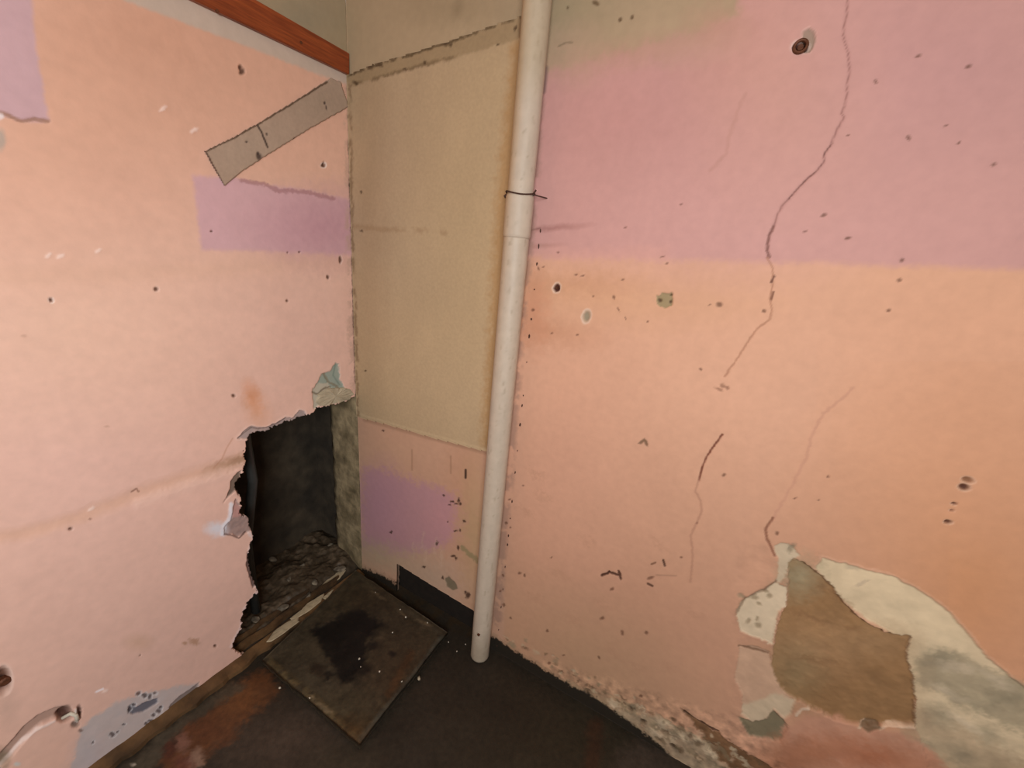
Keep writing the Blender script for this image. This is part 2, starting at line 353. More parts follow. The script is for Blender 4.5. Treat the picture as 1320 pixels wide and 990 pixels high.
inside = L.sd(HOLE, idx, 3.0) < 0
L.keep = np.ones(len(L.U), bool); L.keep[idx[inside]] = False
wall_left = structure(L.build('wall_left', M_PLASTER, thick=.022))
# remaining plain part of that wall and the strip above
def quadwall(name, pts, vec, mat, kind=True, parent=None):
    bm = bmesh.new(); prism(bm, pts, vec); o = mesh_obj(name, bm, mat, parent)
    if kind and parent is None: structure(o)
    return o
ZC = 2.45;  YB = -2.30; XR = 2.45
p = lambda d, u, z: (d[0] * u, d[1] * u, z)
bm = bmesh.new()
prism(bm, [p(LDIR, 1.12, 0), p(LDIR, 2.6, 0), p(LDIR, 2.6, 2.12), p(LDIR, 1.12, 2.12)], -LNOR * .1)
prism(bm, [p(LDIR, 0, 2.12), p(LDIR, 2.6, 2.12), p(LDIR, 2.6, ZC), p(LDIR, 0, ZC)], -LNOR * .1)
o = mesh_obj('wall_left', bm, M_PLAIN); structure(o)

# ================================================================== WALL RIGHT (behind the pipe)
Rw = Canvas(RDIR, RNOR, 0.0, 2.05, 790, 0.0, 2.12, 830, base=(216, 162, 128))
BROWN = [(1017, 723), (1034, 724), (1055, 740), (1073, 758), (1087, 778), (1104, 794), (1125, 808), (1156, 820), (1175, 822), (1170, 852), (1178, 876), (1180, 904), (1179, 935), (1146, 934),
         (1118, 937), (1083, 930), (1055, 918), (1027, 904), (1006, 890), (994, 869), (998, 834), (1003, 806), (1013, 785), (1015, 761), (1017, 744)]
def paint_right(c):
    c.tint(900, 500, 300, 200, (220, 168, 136), .6); c.tint(1250, 760, 160, 180, (204, 142, 96), .8); c.tint(1250, 520, 120, 120, (214, 156, 118), .5)
    c.tint(800, 820, 260, 170, (182, 135, 105), .8); c.tint(720, 600, 90, 130, (208, 154, 126), .5); c.tint(760, 860, 130, 60, (180, 144, 108), .6, 30)  # lower wall browner: grime plus light falloff put into the colour
    c.tint(800, 380, 140, 30, (210, 158, 118), .6)
    # pink field
    c.fill([(640, 329), (800, 333), (1000, 338), (1180, 343), (1400, 350), (1400, -60), (640, -60)], (200, 149, 138), 7, 3, .95)
    c.tint(800, 150, 140, 100, (192, 138, 128), .6); c.tint(960, 60, 60, 60, (194, 140, 122), .5); c.tint(1230, 90, 140, 80, (190, 141, 133), .6); c.tint(900, 280, 160, 60, (208, 156, 144), .6)
    c.tint(1010, 120, 80, 110, (206, 154, 136), .6)
    c.fill([(640, 318), (760, 320), (860, 318), (860, 336), (640, 334)], (214, 158, 140), 8, 4, .5)
    # beige top
    c.fill([(440, -40), (960, -40), (950, 20), (900, 40), (850, 52), (790, 70), (700, 92), (640, 110), (440, 110)], (172, 148, 114), 8, 6, .95)
    c.tint(740, 20, 60, 40, (150, 134, 102), .6); c.tint(850, 40, 70, 30, (182, 152, 120), .6); c.tint(800, 70, 90, 14, (186, 140, 118), .5, -12); c.tint(925, 30, 30, 20, (190, 140, 118), .5)
    c.tint(740, 70, 30, 30, (186, 150, 124), .6)
    c.tint(590, 10, 60, 20, (150, 128, 96), .6); c.blob(590, 12, 6, 10, (120, 100, 72), 20, .4, soft=.9)
    c.line([(720, 60), (730, 55), (738, 55)], 1.5, (130, 110, 84), .7); 
    for q in [(799, 25, 2.4, 3), (815, 22, 2, 3), (731, 10, 1.5, 2), (768, 4, 5, 3)]: c.blob(q[0], q[1], q[2], q[3], (96, 72, 46), 20, .85, -.001)
    # under the board: left of the pipe
    c.fill([(440, 500), (650, 560), (650, 860), (440, 760)], (196, 150, 120), 3, 0, 1)
    c.tint(520, 580, 60, 25, (200, 156, 124), .6); c.tint(600, 640, 20, 70, (190, 140, 106), .6)
    c.fill([(466, 606), (500, 607), (540, 622), (575, 632), (584, 640), (584, 690), (560, 710), (520, 716), (466, 706)], (182, 134, 136), 9, 8, .9)
    c.tint(490, 650, 24, 40, (176, 130, 138), .6); c.tint(570, 670, 18, 24, (196, 140, 136), .6)
    c.tint(490, 718, 40, 14, (176, 152, 122), .8, 20); c.tint(560, 745, 36, 22, (184, 158, 132), .7, 30); c.tint(612, 690, 14, 70, (180, 148, 106), .7)
    c.line([(531, 580), (531, 606)], 1, (150, 110, 80), .5, 0, 1); c.line([(581, 588), (581, 610)], 1, (150, 110, 80), .5, 0, 1)
    c.line([(470, 541), (560, 566), (630, 585)], 1.5, (150, 112, 82), .5, 0, 3)  # soft shadow under the board's bottom edge, painted on the wall
    c.line([(600, 606), (600, 616)], 2, (60, 40, 28), .95, -.001)
    for q in [(583, 647, 2.5, 1.4), (588, 650, 3, 1.4), (591, 645, 1.6, 3), (593, 650, 1.5, 2.4), (579, 651, 2, 1), (572, 639, 2, 1.4), (587, 684, 3, 1.2), (593, 684, 1.4, 2), (590, 706, 1.6, 2.4), (584, 717, 3.5, 1.6), (588, 720, 1.4, 2.4),
              (494, 555, 1.6, 1.3), (546, 731, 2.4, 1.2), (504, 686, 2, 1.4), (603, 768, 2.6, 4), (600, 764, 1.4, 2), (571, 745, 1.4, 2.4), (598, 672, 1.6, 2), (577, 673, 1.2, 1.2), (563, 700, 1.5, 3)]:
        c.blob(*q[:4], (66, 42, 28), 0, .9, -.001, warp=1.5)
    for x, y in ((533, 700), (545, 686), (549, 704), (562, 694), (569, 710)): c.line([(x, y), (x - 1, y + 20)], 1, (206, 172, 146), .3, 0, 1.6, 3)
    c.line([(597, 706), (604, 714), (611, 718), (616, 724)], 4, (150, 130, 92), .9, 0, 2, 2)
    c.fill([(573, 747), (578, 743), (586, 750), (590, 759), (583, 761), (576, 757)], (124, 108, 84), 1, 1, 1, hset=-.002)
    # stains and painted shade beside the pipe
    c.blob(712, 294, 34, 3, (160, 108, 98), -5, .7, -.0006, soft=.9, warp=1.5); c.line([(683, 297), (696, 294)], 1, (120, 78, 68), .6, 0, 1); c.blob(700, 317, 20, 2.6, (174, 124, 110), -4, .6, soft=.9)
    c.tint(705, 428, 50, 14, (196, 140, 104), .6, 8); c.tint(745, 366, 60, 12, (198, 144, 106), .5); c.tint(690, 400, 14, 40, (206, 138, 102), .6)
    c.line([(690, 60), (696, 120), (688, 250), (680, 330), (668, 450), (660, 560), (648, 700), (640, 800)], 6, (150, 116, 98), .6, 0, 6, 2, .3, 30)  # soft dark band: the pipe's faint shadow put into the wall colour
    c.line([(704, 88), (701, 118)], 3, (110, 92, 84), .6, 0, 3)
    for q in [(700, 344, 2, .8), (694, 346, 1, 3), (751, 355, 3, 1), (743, 354, 1.6, 1), (687, 400, 2, 2), (672, 383, 4, 1), (670, 390, 2, 2), (765, 382, 1.5, 1.2), (791, 383, 2, 2.5), (803, 361, 2, 1), (797, 399, 1, 3), (806, 410, .9, 2),
              (711, 430, 1.5, 1), (744, 432, 2, .8), (835, 415, 1.5, 1.3), (859, 340, 2.4, 1), (806, 293, 2, 1), (878, 263, 2.4, 1.4), (854, 331, 3, .8), (719, 325, 1.4, 1), (666, 437, 2, 1.4), (674, 626, 1.4, 1.2), (653, 674, 1.8, 1.8), (658, 680, 1.4, 1.4),
              (670, 739, 1.7, 1.7), (676, 742, 1.6, 2), (657, 644, 2, 1), (711, 719, 2, 1), (903, 476, 1.6, 2.2), (933, 612, 2.6, 2), (898, 675, 2, 1.4), (1068, 615, 2, 1.2), (1002, 687, 2.4, 2.4), (839, 745, 4, 1.8), (789, 759, 3, 2),
              (802, 816, 2.2, 3.2), (833, 816, 2.4, 2.4), (705, 813, 2, 1.6), (776, 797, 3, 2), (708, 855, 2, 2), (726, 845, 2.4, 1), (772, 848, 1.4, 2.6), (826, 898, 2, 2), (649, 780, 2, 2), (645, 762, 1.8, 1.5), (658, 797, 1.4, 2), (878, 718, 2, 1.4),
              (1163, 335, 3.2, 2.2), (1159, 361, 2.8, 2.2), (1145, 400, 2.6, 2), (985, 401, 2.6, 2.2), (927, 393, 4, 3), (1171, 178, 2.4, 3.2), (1281, 212, 3.2, 2.2), (1236, 184, 3, 1.6), (1220, 162, 2.6, 1.4), (1248, 86, 4, 2.4), (1129, 105, 2, 3),
              (1093, 307, 4, 2), (1062, 277, 4, 2), (1183, 72, 4, 2), (1025, 642, 2, 1), (1093, 174, 3, 1), (1055, 644, 1.6, 1), (1038, 298, 3, 1.2), (915, 393, 2, 1), (648, 742, 1.6, 2.2)]:
        c.blob(*q[:4], (100, 64, 44), -25, .75, -.0012, warp=1.2)
    # chipped spots
    c.blob(718, 371, 4, 5, (74, 34, 24), 20, 1, -.006, rim=((236, 206, 180), .7), soft=.2)
    c.blob(756, 408, 4.6, 7, (150, 134, 108), 15, 1, -.004, rim=((236, 210, 184), .6))
    c.fill([(846, 381), (850, 381), (852, 377), (860, 378), (866, 376), (867, 384), (866, 394), (858, 397), (850, 395), (847, 389)], (158, 136, 98), .8, 1.5, 1, hset=-.003)
    for q in [(851, 387, 2.5), (865, 380, 1.6), (864, 389, 1.8)]: c.blob(q[0], q[1], q[2], q[2], (84, 58, 38), 0, .9, -.002)
    c.fill([(822, 572), (826, 568), (830, 564), (834, 568), (836, 576), (832, 574), (830, 570), (826, 573)], (134, 100, 74), 1, 1, 1, dh=-.001)
    for q in [(926, 502, 5, 2), (932, 498, 4, 3), (938, 501, 3, 2)]: c.blob(*q, (150, 106, 80), 20, .8, -.001, warp=2.5)
    c.line([(776, 742), (781, 740), (785, 737)], 2.4, (70, 38, 24), .95, -.002, 1, 1); c.line([(785, 737), (793, 740), (800, 742), (797, 736), (800, 746)], 2, (70, 38, 24), .9, -.002, 1, 1)
    c.line([(840, 727), (845, 725)], 1.5, (110, 72, 50), .8); c.line([(855, 722), (857, 729)], 2, (70, 42, 28), .9, -.001); c.line([(846, 741), (872, 742)], 1, (160, 118, 92), .6)
    c.line([(835, 752), (841, 755)], 2, (84, 52, 36), .9)
    # anchor hole at the top
    c.fill([(1036, 40), (1043, 36), (1050, 40), (1052, 50), (1049, 60), (1044, 67), (1036, 67), (1033, 58)], (160, 132, 112), 1.2, 1, 1, hset=-.004, rim=((222, 180, 160), 2, .5, 0))
    c.blob(1032, 60, 9, 6.5, (70, 36, 28), -8, 1, -.010, rim=((232, 204, 184), .5), soft=.2)
    # row of screw holes on the right
    for (x, y, rx, ry, col) in [(1248, 619, 7, 3.6, (140, 96, 66)), (1243, 628, 6.5, 4, (88, 52, 36)), (1230, 650, 3.2, 1.8, (100, 60, 42)), (1227, 658, 2.6, 1.4, (120, 76, 54)), (1222, 673, 5, 2.4, (96, 58, 40))]:
        c.blob(x, y, rx, ry, col, 10, 1, -.005, rim=((228, 184, 150), .8))
    # cracks
    main = [(1094, -20), (1093, 0), (1091, 18), (1088, 32), (1087, 46), (1091, 60), (1094, 68), (1095, 90), (1092, 112), (1092, 122), (1089, 136), (1085, 146), (1088, 152), (1080, 165), (1074, 178), (1072, 186), (1063, 198), (1062, 208), (1054, 219), (1040, 231), (1030, 241), (1018, 255), (1008, 265), (1001, 279), (997, 292), (991, 304), (990, 318), (989, 332)]
    c.line(main, .7, (134, 88, 76), .8, -.001, 1.1, .8); c.line(main, 2, (176, 126, 116), .3, 0, 3, 1)
    c.line(main[14:23], .8, (100, 62, 52), .7, -.001, .9, .8, .35, 60)
    c.line([(997, 292), (991, 304), (988, 322), (992, 331)], 2.6, (120, 78, 66), .7, -.001, 1.2, 1)
    c.line([(989, 332), (996, 345), (997, 362), (992, 384), (995, 402), (992, 412), (976, 424), (963, 442), (948, 465), (934, 486)], 1.1, (170, 118, 88), .75, -.0008, 1.4, 1)
    c.line([(998, 356), (994, 364)], 2, (104, 64, 48), .9); c.line([(997, 376), (994, 386)], 1.6, (120, 76, 56), .9)
    c.line([(931, 560), (921, 574), (912, 587), (905, 603), (901, 619)], 1.7, (118, 66, 46), .95, -.0015, .9, .6)
    c.line([(901, 619), (896, 633), (903, 645), (905, 658), (897, 677), (890, 690), (893, 715), (890, 750)], 1.2, (168, 120, 94), .6, 0, 1.5, 1)
    c.line([(1100, 500), (1060, 535), (1045, 565), (1040, 590), (1024, 620), (1010, 645), (994, 672)], 1.6, (196, 142, 114), .6, 0, 2, 2)
    c.line([(996, 668), (987, 682), (988, 694), (994, 705), (999, 716)], 2.2, (136, 88, 64), .85, -.0015, 1.4, .8)
    c.line([(960, 120), (945, 160), (935, 200), (915, 220)], 1.5, (186, 136, 120), .5, 0, 3, 2)
    for q in [(700, 640), (680, 660), (690, 610), (760, 700), (720, 740), (690, 770), (740, 800), (790, 840), (820, 860), (780, 780), (850, 700), (893, 790), (860, 860)]:
        c.blob(q[0], q[1], 10, 3, (176, 130, 100), 30, .35, soft=.95, warp=8)
    DMG = [(950, 700), (1060, 715), (1180, 755), (1260, 825), (1400, 930), (1400, 1060), (940, 1060), (940, 780)]
    # ---- the broken plaster low on the right
    CREAM = (218, 192, 152)
    c.fill([(1052, 733), (1060, 719), (1104, 731), (1149, 742), (1181, 758), (1215, 782), (1236, 803), (1254, 824), (1275, 848), (1306, 876), (1400, 940), (1400, 1060), (1215, 1060), (1190, 960), (1179, 935), (1182, 904),
            (1160, 852), (1165, 825), (1120, 800), (1085, 774)], CREAM, 1.5, 2, 1, hset=-.004, rim=((226, 178, 144), 3, .5, .0015))
    c.fill([(1180, 850), (1215, 842), (1250, 850), (1290, 868), (1330, 885), (1400, 930), (1400, 1010), (1320, 948), (1270, 920), (1225, 900), (1182, 886)], (158, 142, 112), 7, 8, .85, mottle=.3)
    c.fill([(1182, 905), (1215, 930), (1260, 950), (1330, 990), (1330, 1040), (1120, 1040), (1150, 960)], (178, 150, 116), 10, 10, .8, mottle=.3, mf=25)
    for q in [(1215, 848, 20, 9, 10), (1250, 910, 22, 9, 25), (1275, 950, 16, 10, 20), (1215, 925, 18, 10, 30), (1298, 905, 20, 8, 30), (1240, 975, 22, 10, 30), (1200, 965, 14, 7, 30)]:
        c.blob(q[0], q[1], q[2], q[3], (136, 124, 98), q[4], .6, -.002, soft=.8, warp=6)
    for q in [(1235, 862, 26, 5, 10), (1220, 893, 22, 4, 25), (1290, 880, 20, 5, 30), (1245, 935, 20, 4, 30)]:
        c.blob(q[0], q[1], q[2], q[3], (204, 182, 150), q[4], .6, .001, soft=.8, warp=6)
    c.blob(1113, 752, 10, 2.2, (188, 164, 134), -20, .7, warp=3); c.blob(1100, 733, 9, 2.5, (178, 158, 128), 10, .6, warp=3)
    c.fill(BROWN, (150, 112, 72), 1.3, 2.5, 1, hset=-.009)
    c.tint(1090, 880, 70, 40, (148, 110, 72), .6); c.tint(1030, 745, 22, 22, (150, 136, 104), .8); c.tint(1040, 840, 50, 30, (172, 134, 96), .5); c.tint(1130, 830, 40, 18, (160, 124, 86), .6)
    c.tint(1025, 870, 26, 30, (140, 118, 82), .6)
    for q in [(1100, 813, 9, 3.4, 15), (1060, 761, 4, 2.6, 0), (1046, 800, 26, 3, 20), (1085, 775, 18, 3, 35), (1050, 855, 30, 3, 10)]: c.blob(q[0], q[1], q[2], q[3], (124, 88, 56), q[4], .5, -.001, warp=5, soft=.8)
    for i in (-1, ): c.line([BROWN[k] for k in range(1, 9)], 1.2, (120, 88, 58), .7, 0, 1, 2.5)
    c.line([BROWN[k] for k in range(8, 13)], 1.2, (116, 82, 54), .6, 0, 1, 2.5)
    c.fill([(999, 704), (1006, 700), (1017, 700), (1024, 708), (1031, 716), (1022, 722), (1017, 728), (1013, 745), (1001, 758), (996, 757), (1004, 738), (1003, 726)], (196, 174, 142), 1, 2, 1, hset=-.003, mottle=.15, mf=90)
    c.blob(1020, 708, 4, 7, (140, 124, 98), 30, .8, -.002, warp=3)
    c.fill([(1015, 758), (1013, 782), (1003, 792), (999, 813), (996, 832), (978, 824), (954, 813), (949, 789), (955, 776), (964, 769), (982, 762), (999, 752)], (210, 186, 152), 1, 2, 1, hset=-.004, rim=((180, 134, 104), 2.5, .6, 0))
    for q in [(965, 802, 3, 4), (977, 807, 4, 4), (972, 771, 5, 3), (992, 770, 4, 3), (986, 763, 5, 2), (976, 799, 2, 3), (955, 768, 5, 3), (978, 779, 3, 2)]: c.blob(*q, (150, 128, 98), 20, .8, -.0015, warp=2)
    c.line([(950, 790), (960, 771), (982, 763), (1000, 750)], 2.2, (128, 98, 72), .7, -.001, 1.5, 1.5)
    c.fill([(954, 834), (970, 832), (992, 841), (996, 869), (1006, 890), (1025, 904), (1020, 921), (1010, 928), (998, 914), (989, 928), (970, 932), (956, 921), (957, 897), (947, 876), (951, 852)], (200, 160, 128), 1.5, 2, 1, hset=-.004)
    c.fill([(975, 905), (1000, 895), (1025, 904), (1020, 921), (1010, 928), (998, 914), (989, 928), (970, 932), (956, 921), (958, 910)], (202, 180, 146), 3, 2, .8)
    c.line([(953, 833), (966, 836), (990, 843)], 1.6, (120, 86, 60), .8, -.001, 1.2, 1)
    c.fill([(952, 925), (970, 932), (989, 928), (996, 916), (1010, 930), (1017, 939), (1006, 956), (985, 952), (965, 949)], (130, 116, 88), 1.5, 2, 1, hset=-.006)
    c.fill([(1010, 940), (1040, 922), (1080, 926), (1110, 940), (1150, 942), (1190, 958), (1230, 1000), (1100, 1030), (1020, 1000), (1005, 970)], (196, 142, 112), 5, 4, .9)
    c.tint(1130, 975, 60, 16, (176, 106, 70), .8, 12); c.tint(1050, 970, 40, 14, (180, 116, 80), .6, 10); c.tint(1010, 985, 40, 20, (160, 100, 66), .7)
    c.line([(1026, 922), (1034, 914), (1042, 914)], 2, (214, 184, 154), .8, .001, 1.5, 1); c.line([(1108, 938), (1116, 932), (1134, 940), (1145, 934), (1178, 938)], 2, (220, 184, 150), .8, .001, 1.5, 1.5)
    c.fill([(1108, 936), (1118, 931), (1132, 933), (1136, 940), (1120, 945)], (120, 92, 64), 1.2, 1.5, .9, dh=-.003)
    # crumbled skirting of plaster along the floor
    c.fill([(700, 868), (760, 888), (800, 902), (850, 926), (900, 950), (950, 975), (1000, 1010), (880, 1010), (760, 915)], (166, 142, 108), 5, 6, .9, mottle=.5, mf=45, dh=-.002)
    c.fill([(800, 915), (850, 925), (890, 948), (930, 975), (960, 1010), (890, 1010), (840, 960), (790, 920)], (160, 140, 112), 3, 5, .8, mottle=.3, mf=60)
    c.fill([(878, 914), (900, 928), (925, 945), (955, 965), (1010, 1000), (960, 1010), (920, 975), (905, 950), (893, 932)], (118, 84, 54), 2, 3, .95, dh=-.005)
    c.line([(882, 918), (905, 932), (925, 943)], 2, (70, 44, 28), .9, -.003, 1, 1)
    for q in [(868, 963, 5, 3, 40), (815, 914, 6, 4, 40), (758, 892, 5, 3, 30), (829, 930, 4, 2, 30)]: c.blob(q[0], q[1], q[2], q[3], (80, 62, 44), q[4], .9, -.003, warp=2)
    for q in [(900, 954, 4), (845, 945, 5), (856, 935, 7), (880, 950, 5), (915, 972, 6), (790, 908, 5)]: c.blob(q[0], q[1], q[2] * 1.8, q[2] * .7, (204, 180, 146), 35, .75, .002, warp=3)
    rng2 = random.Random(3)
    for i in range(70):
        t = rng2.random(); x = 650 + 280 * t; y = 822 + 150 * t + 14 * t * (1 - t) + rng2.uniform(-16, 6)
        c.blob(x, y, rng2.uniform(1.5, 5), rng2.uniform(1, 2.4), rng2.choice([(110, 90, 62), (90, 66, 44), (190, 166, 132), (150, 130, 100)]), 32, .6, rng2.uniform(-.002, .002), warp=2)
    c.grain(DMG, .14, 30); c.grain(BROWN, .12, 12, 940); c.grain(BROWN, .12, 80, 950); c.grain([(1190, 840), (1400, 900), (1400, 1060), (1190, 1060)], .3, 22, 960)
    c.grain([(700, 850), (960, 930), (1060, 1040), (860, 1040), (690, 880)], .55, 55, 970)
    rng3 = random.Random(8)
    for i in range(60):
        t = rng3.random(); x = 800 + 200 * t; y = 912 + 90 * t + rng3.uniform(-12, 22)
        c.blob(x, y, rng3.uniform(3, 10), rng3.uniform(1.2, 3.4), rng3.choice([(128, 112, 84), (198, 176, 142), (104, 82, 56), (170, 150, 118), (186, 150, 118)]), 36, .6, rng3.uniform(-.003, .003), warp=4)
    # grime below the plaster line
    c.fill([(440, 722), (467, 731), (492, 742), (513, 753), (560, 778), (600, 799), (625, 815), (641, 824), (668, 842), (700, 861), (738, 884), (760, 894), (790, 915), (830, 944), (858, 968), (880, 992), (860, 1030), (560, 920), (440, 800)], (38, 31, 21), 1.3, 3, 1, hset=.001, rim=((150, 122, 92), 3, .5, .001))
    c.col *= (1 + .04 * fbm(c.U * 8, c.V * 8, 190))[:, None]; c.h += .0015 * fbm(c.U * 5, c.V * 5, 192)
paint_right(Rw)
Rw.gain = (.95, 1.0, 1.07)
GAP = [(512, 727), (560, 757), (614, 790), (618, 850), (512, 790)]
idx = Rw.box(500, 720, 640, 880, 4); inside = Rw.sd(GAP, idx, 0) < 0
Rw.keep = np.ones(len(Rw.U), bool); Rw.keep[idx[inside]] = False
wall_right = structure(Rw.build('wall_right', M_PLASTER, thick=.018))
bm = bmesh.new()
prism(bm, [(2.05, 0, 0), (2.7, 0, 0), (2.7, 0, 2.12), (2.05, 0, 2.12)], (0, .1, 0))
prism(bm, [(0, 0, 2.12), (2.7, 0, 2.12), (2.7, 0, ZC), (0, 0, ZC)], (0, .1, 0))
structure(mesh_obj('wall_right', bm, M_PLAIN))
# dark slot behind the plaster edge
g0, g1 = on_right(505, 760), on_right(625, 830)
bm = bmesh.new(); box(bm, g0[0], g1[0], .03, .08, 0, .26); mesh_obj('slot_backing', bm, M_DARK, wall_right)

# ================================================================== FLOOR
Fl = Canvas((1, 0, 0), (0, 0, 1), -.48, 1.62, 520, -1.30, .08, 350, vdir=(0, 1, 0), base=(50, 44, 34))
def paint_floor(c):
    c.h += .004 * fbm(c.U * 7, c.V * 7, 300) * np.clip((-c.V - .05) * 5, 0, 1)
    c.tint(740, 960, 110, 60, (52, 46, 30), .7); c.tint(640, 900, 60, 40, (46, 38, 28), .6)
    c.fill([(830, 950), (870, 975), (890, 1010), (790, 1010), (800, 965)], (74, 64, 54), 14, 8, .8)
    c.line([(768, 935), (766, 965), (760, 1000)], 8, (70, 42, 24), .6, 0, 10, 4)
    c.tint(360, 950, 70, 40, (78, 66, 54), .8); c.tint(390, 970, 70, 30, (80, 68, 56), .5); c.tint(440, 980, 40, 20, (60, 54, 38), .6)
    # rust brown stain beside the slab
    c.fill([(205, 985), (238, 938), (262, 922), (300, 890), (338, 862), (362, 886), (345, 905), (318, 925), (296, 958), (276, 962), (240, 1000)], (118, 74, 40), 8, 8, .85, mottle=.3, mf=20)
    c.tint(262, 945, 24, 16, (96, 56, 32), .7); c.tint(310, 900, 20, 14, (126, 82, 44), .6)
    c.fill([(150, 1000), (200, 950), (260, 905), (300, 880), (320, 885), (270, 915), (225, 950), (190, 1000)], (84, 76, 60), 5, 5, .8)
    c.blob(218, 968, 8, 14, (84, 44, 30), 20, .8, warp=4); c.blob(252, 978, 10, 14, (168, 140, 120), 20, .6, .003, warp=6); c.blob(235, 958, 8, 12, (150, 110, 96), 20, .5, .002, warp=6); c.blob(238, 985, 12, 10, (120, 72, 60), 20, .6, .002, warp=5)
    c.blob(172, 986, 3, 2, (200, 190, 170), 0, .9)
    c.line([(462, 738), (500, 758), (560, 792), (610, 815)], 8, (60, 46, 26), .7, 0, 8, 5, .4, 30)
    c.tint(500, 750, 24, 10, (64, 48, 28), .7)
    # rubble in the cavity
    cav = np.clip((-c.U - .01) * 12, 0, 1) * np.clip(1 - (c.V - .02) * 10, 0, 1)
    n = fbm(c.U * 16, c.V * 16, 400); n2 = fbm(c.U * 45, c.V * 45, 410)
    c.h += cav * (.035 + .020 * n + .005 * n2); c.col = c.col * (1 - cav[:, None]) + cav[:, None] * (S(84, 70, 52) + np.clip(n2, 0, 1)[:, None] * S(124, 108, 88) * .8)
    f = fbm(c.U * 12, c.V * 12, 333); c.col *= (1 + .25 * f)[:, None]
paint_floor(Fl)
Fl.gain = (.72, .72, .74)
floor = structure(Fl.build('floor', M_FLOOR))
bm = bmesh.new(); box(bm, -.6, 2.75, -2.7, .15, -.12, -.012); structure(mesh_obj('floor', bm, M_DARK))

# ------------------------------------------------------------------ rest of the room (out of view)
bm = bmesh.new(); box(bm, -.1, 2.75, -2.7, .15, ZC, ZC + .1); structure(mesh_obj('ceiling', bm, M_CEIL))
bm = bmesh.new(); box(bm, XR, XR + .1, -1.45, .0, -.01, ZC); structure(mesh_obj('wall_far', bm, M_DIM))
lx = LDIR[0] * 2.05
bm = bmesh.new(); box(bm, lx - .1, 1.00, YB - .1, YB, -.01, ZC); structure(mesh_obj('wall_back', bm, M_DIM))
# splayed wall with the window the light comes through
wa, wb = np.array([1.00, YB, 0.]), np.array([XR, -1.45, 0.]); wd = (wb - wa); wl = np.linalg.norm(wd); wd /= wl; wn = np.array([wd[1], -wd[0], 0.])
def splay(bm, s0, s1, z0, z1, d0, d1):
    prism(bm, [wa + wd * s0 + wn * d0 + np.array([0, 0, z0]), wa + wd * s1 + wn * d0 + np.array([0, 0, z0]), wa + wd * s1 + wn * d0 + np.array([0, 0, z1]), wa + wd * s0 + wn * d0 + np.array([0, 0, z1])], wn * (d1 - d0))
WM, WH = float(wl / 2), .44
bm = bmesh.new(); splay(bm, -.05, WM - WH, 0, ZC, 0, .1); splay(bm, WM + WH, wl + .05, 0, ZC, 0, .1); splay(bm, WM - WH, WM + WH, 0, .96, 0, .1); splay(bm, WM - WH, WM + WH, 1.88, ZC, 0, .1)
structure(mesh_obj('wall_front', bm, M_DIM))
bm = bmesh.new()
splay(bm, WM - WH, WM - WH + .04, .96, 1.88, .03, .08); splay(bm, WM + WH - .04, WM + WH, .96, 1.88, .03, .08); splay(bm, WM - WH, WM + WH, .96, 1.0, .03, .08); splay(bm, WM - WH, WM + WH, 1.84, 1.88, .03, .08); splay(bm, WM - .02, WM + .02, .96, 1.88, .03, .08)
structure(mesh_obj('window_1', bm, M_FRAME))

# ================================================================== CAVITY behind the hole
bm = bmesh.new()
box(bm, -.42, -.36, -.85, .12, 0, .95)                      # back
box(bm, -.36, -.06, -.85, -.79, 0, .95)                     # near side
box(bm, -.36, -.105, .06, .12, 0, .95)                      # far side
box(bm, -.42, -.06, -.85, .12, .95, 1.0)                   # top
cav = structure(mesh_obj('trim_1', bm, M_CAVITY)); cav['label'] = 'dark brick cavity behind the broken hole in the left wall'
# the corner post of mortar seen inside the hole: real lumps
bm = bmesh.new(); n = 26
a0 = on_right(425, 600)[0]
vs = []
for k in range(n + 1):
    z = -.01 + (.86) * k / n; row = []
    for s in range(9):
        u = s / 8; x = -.001 + (a0 + .004) * u + (math.sin(k * 2.3) * .003 + random.uniform(-.003, .003)) * (1 if s > 6 else .2)
        y = .002 + random.uniform(-.004, .004) + .012 * u * u
        row.append(bm.verts.new((x, y, z)))
    row.append(bm.verts.new((row[-1].co.x + .004, .11, z))); vs.append(row)
for A, B in zip(vs[:-1], vs[1:]):
    for s in range(len(A) - 1): bm.faces.new((A[s], A[s + 1], B[s + 1], B[s]))
jamb = mesh_obj('mortar_jamb', bm, M_JAMB, cav, True); jamb['label'] = 'rough pale mortar jamb at the corner inside the hole'
# hidden old pipe in the cavity
q0, q1, q2 = on_plane(318, 575, (-.13, 0, 0), LNOR), on_plane(326, 620, (-.13, 0, 0), LNOR), on_plane(318, 700, (-.13, 0, 0), LNOR)
bm = bmesh.new(); tube(bm, [(q0[0], q0[1], .95), q0, q1 + np.array([0, .0, 0]), q2, (q2[0], q2[1], 0)], .016, 12)
tag(mesh_obj('cavity_pipe', bm, material('dark_metal', (58, 60, 58), rough=.4, spec=.5), None, True), 'dark thin pipe bending down inside the black hole in the left wall', 'pipe')

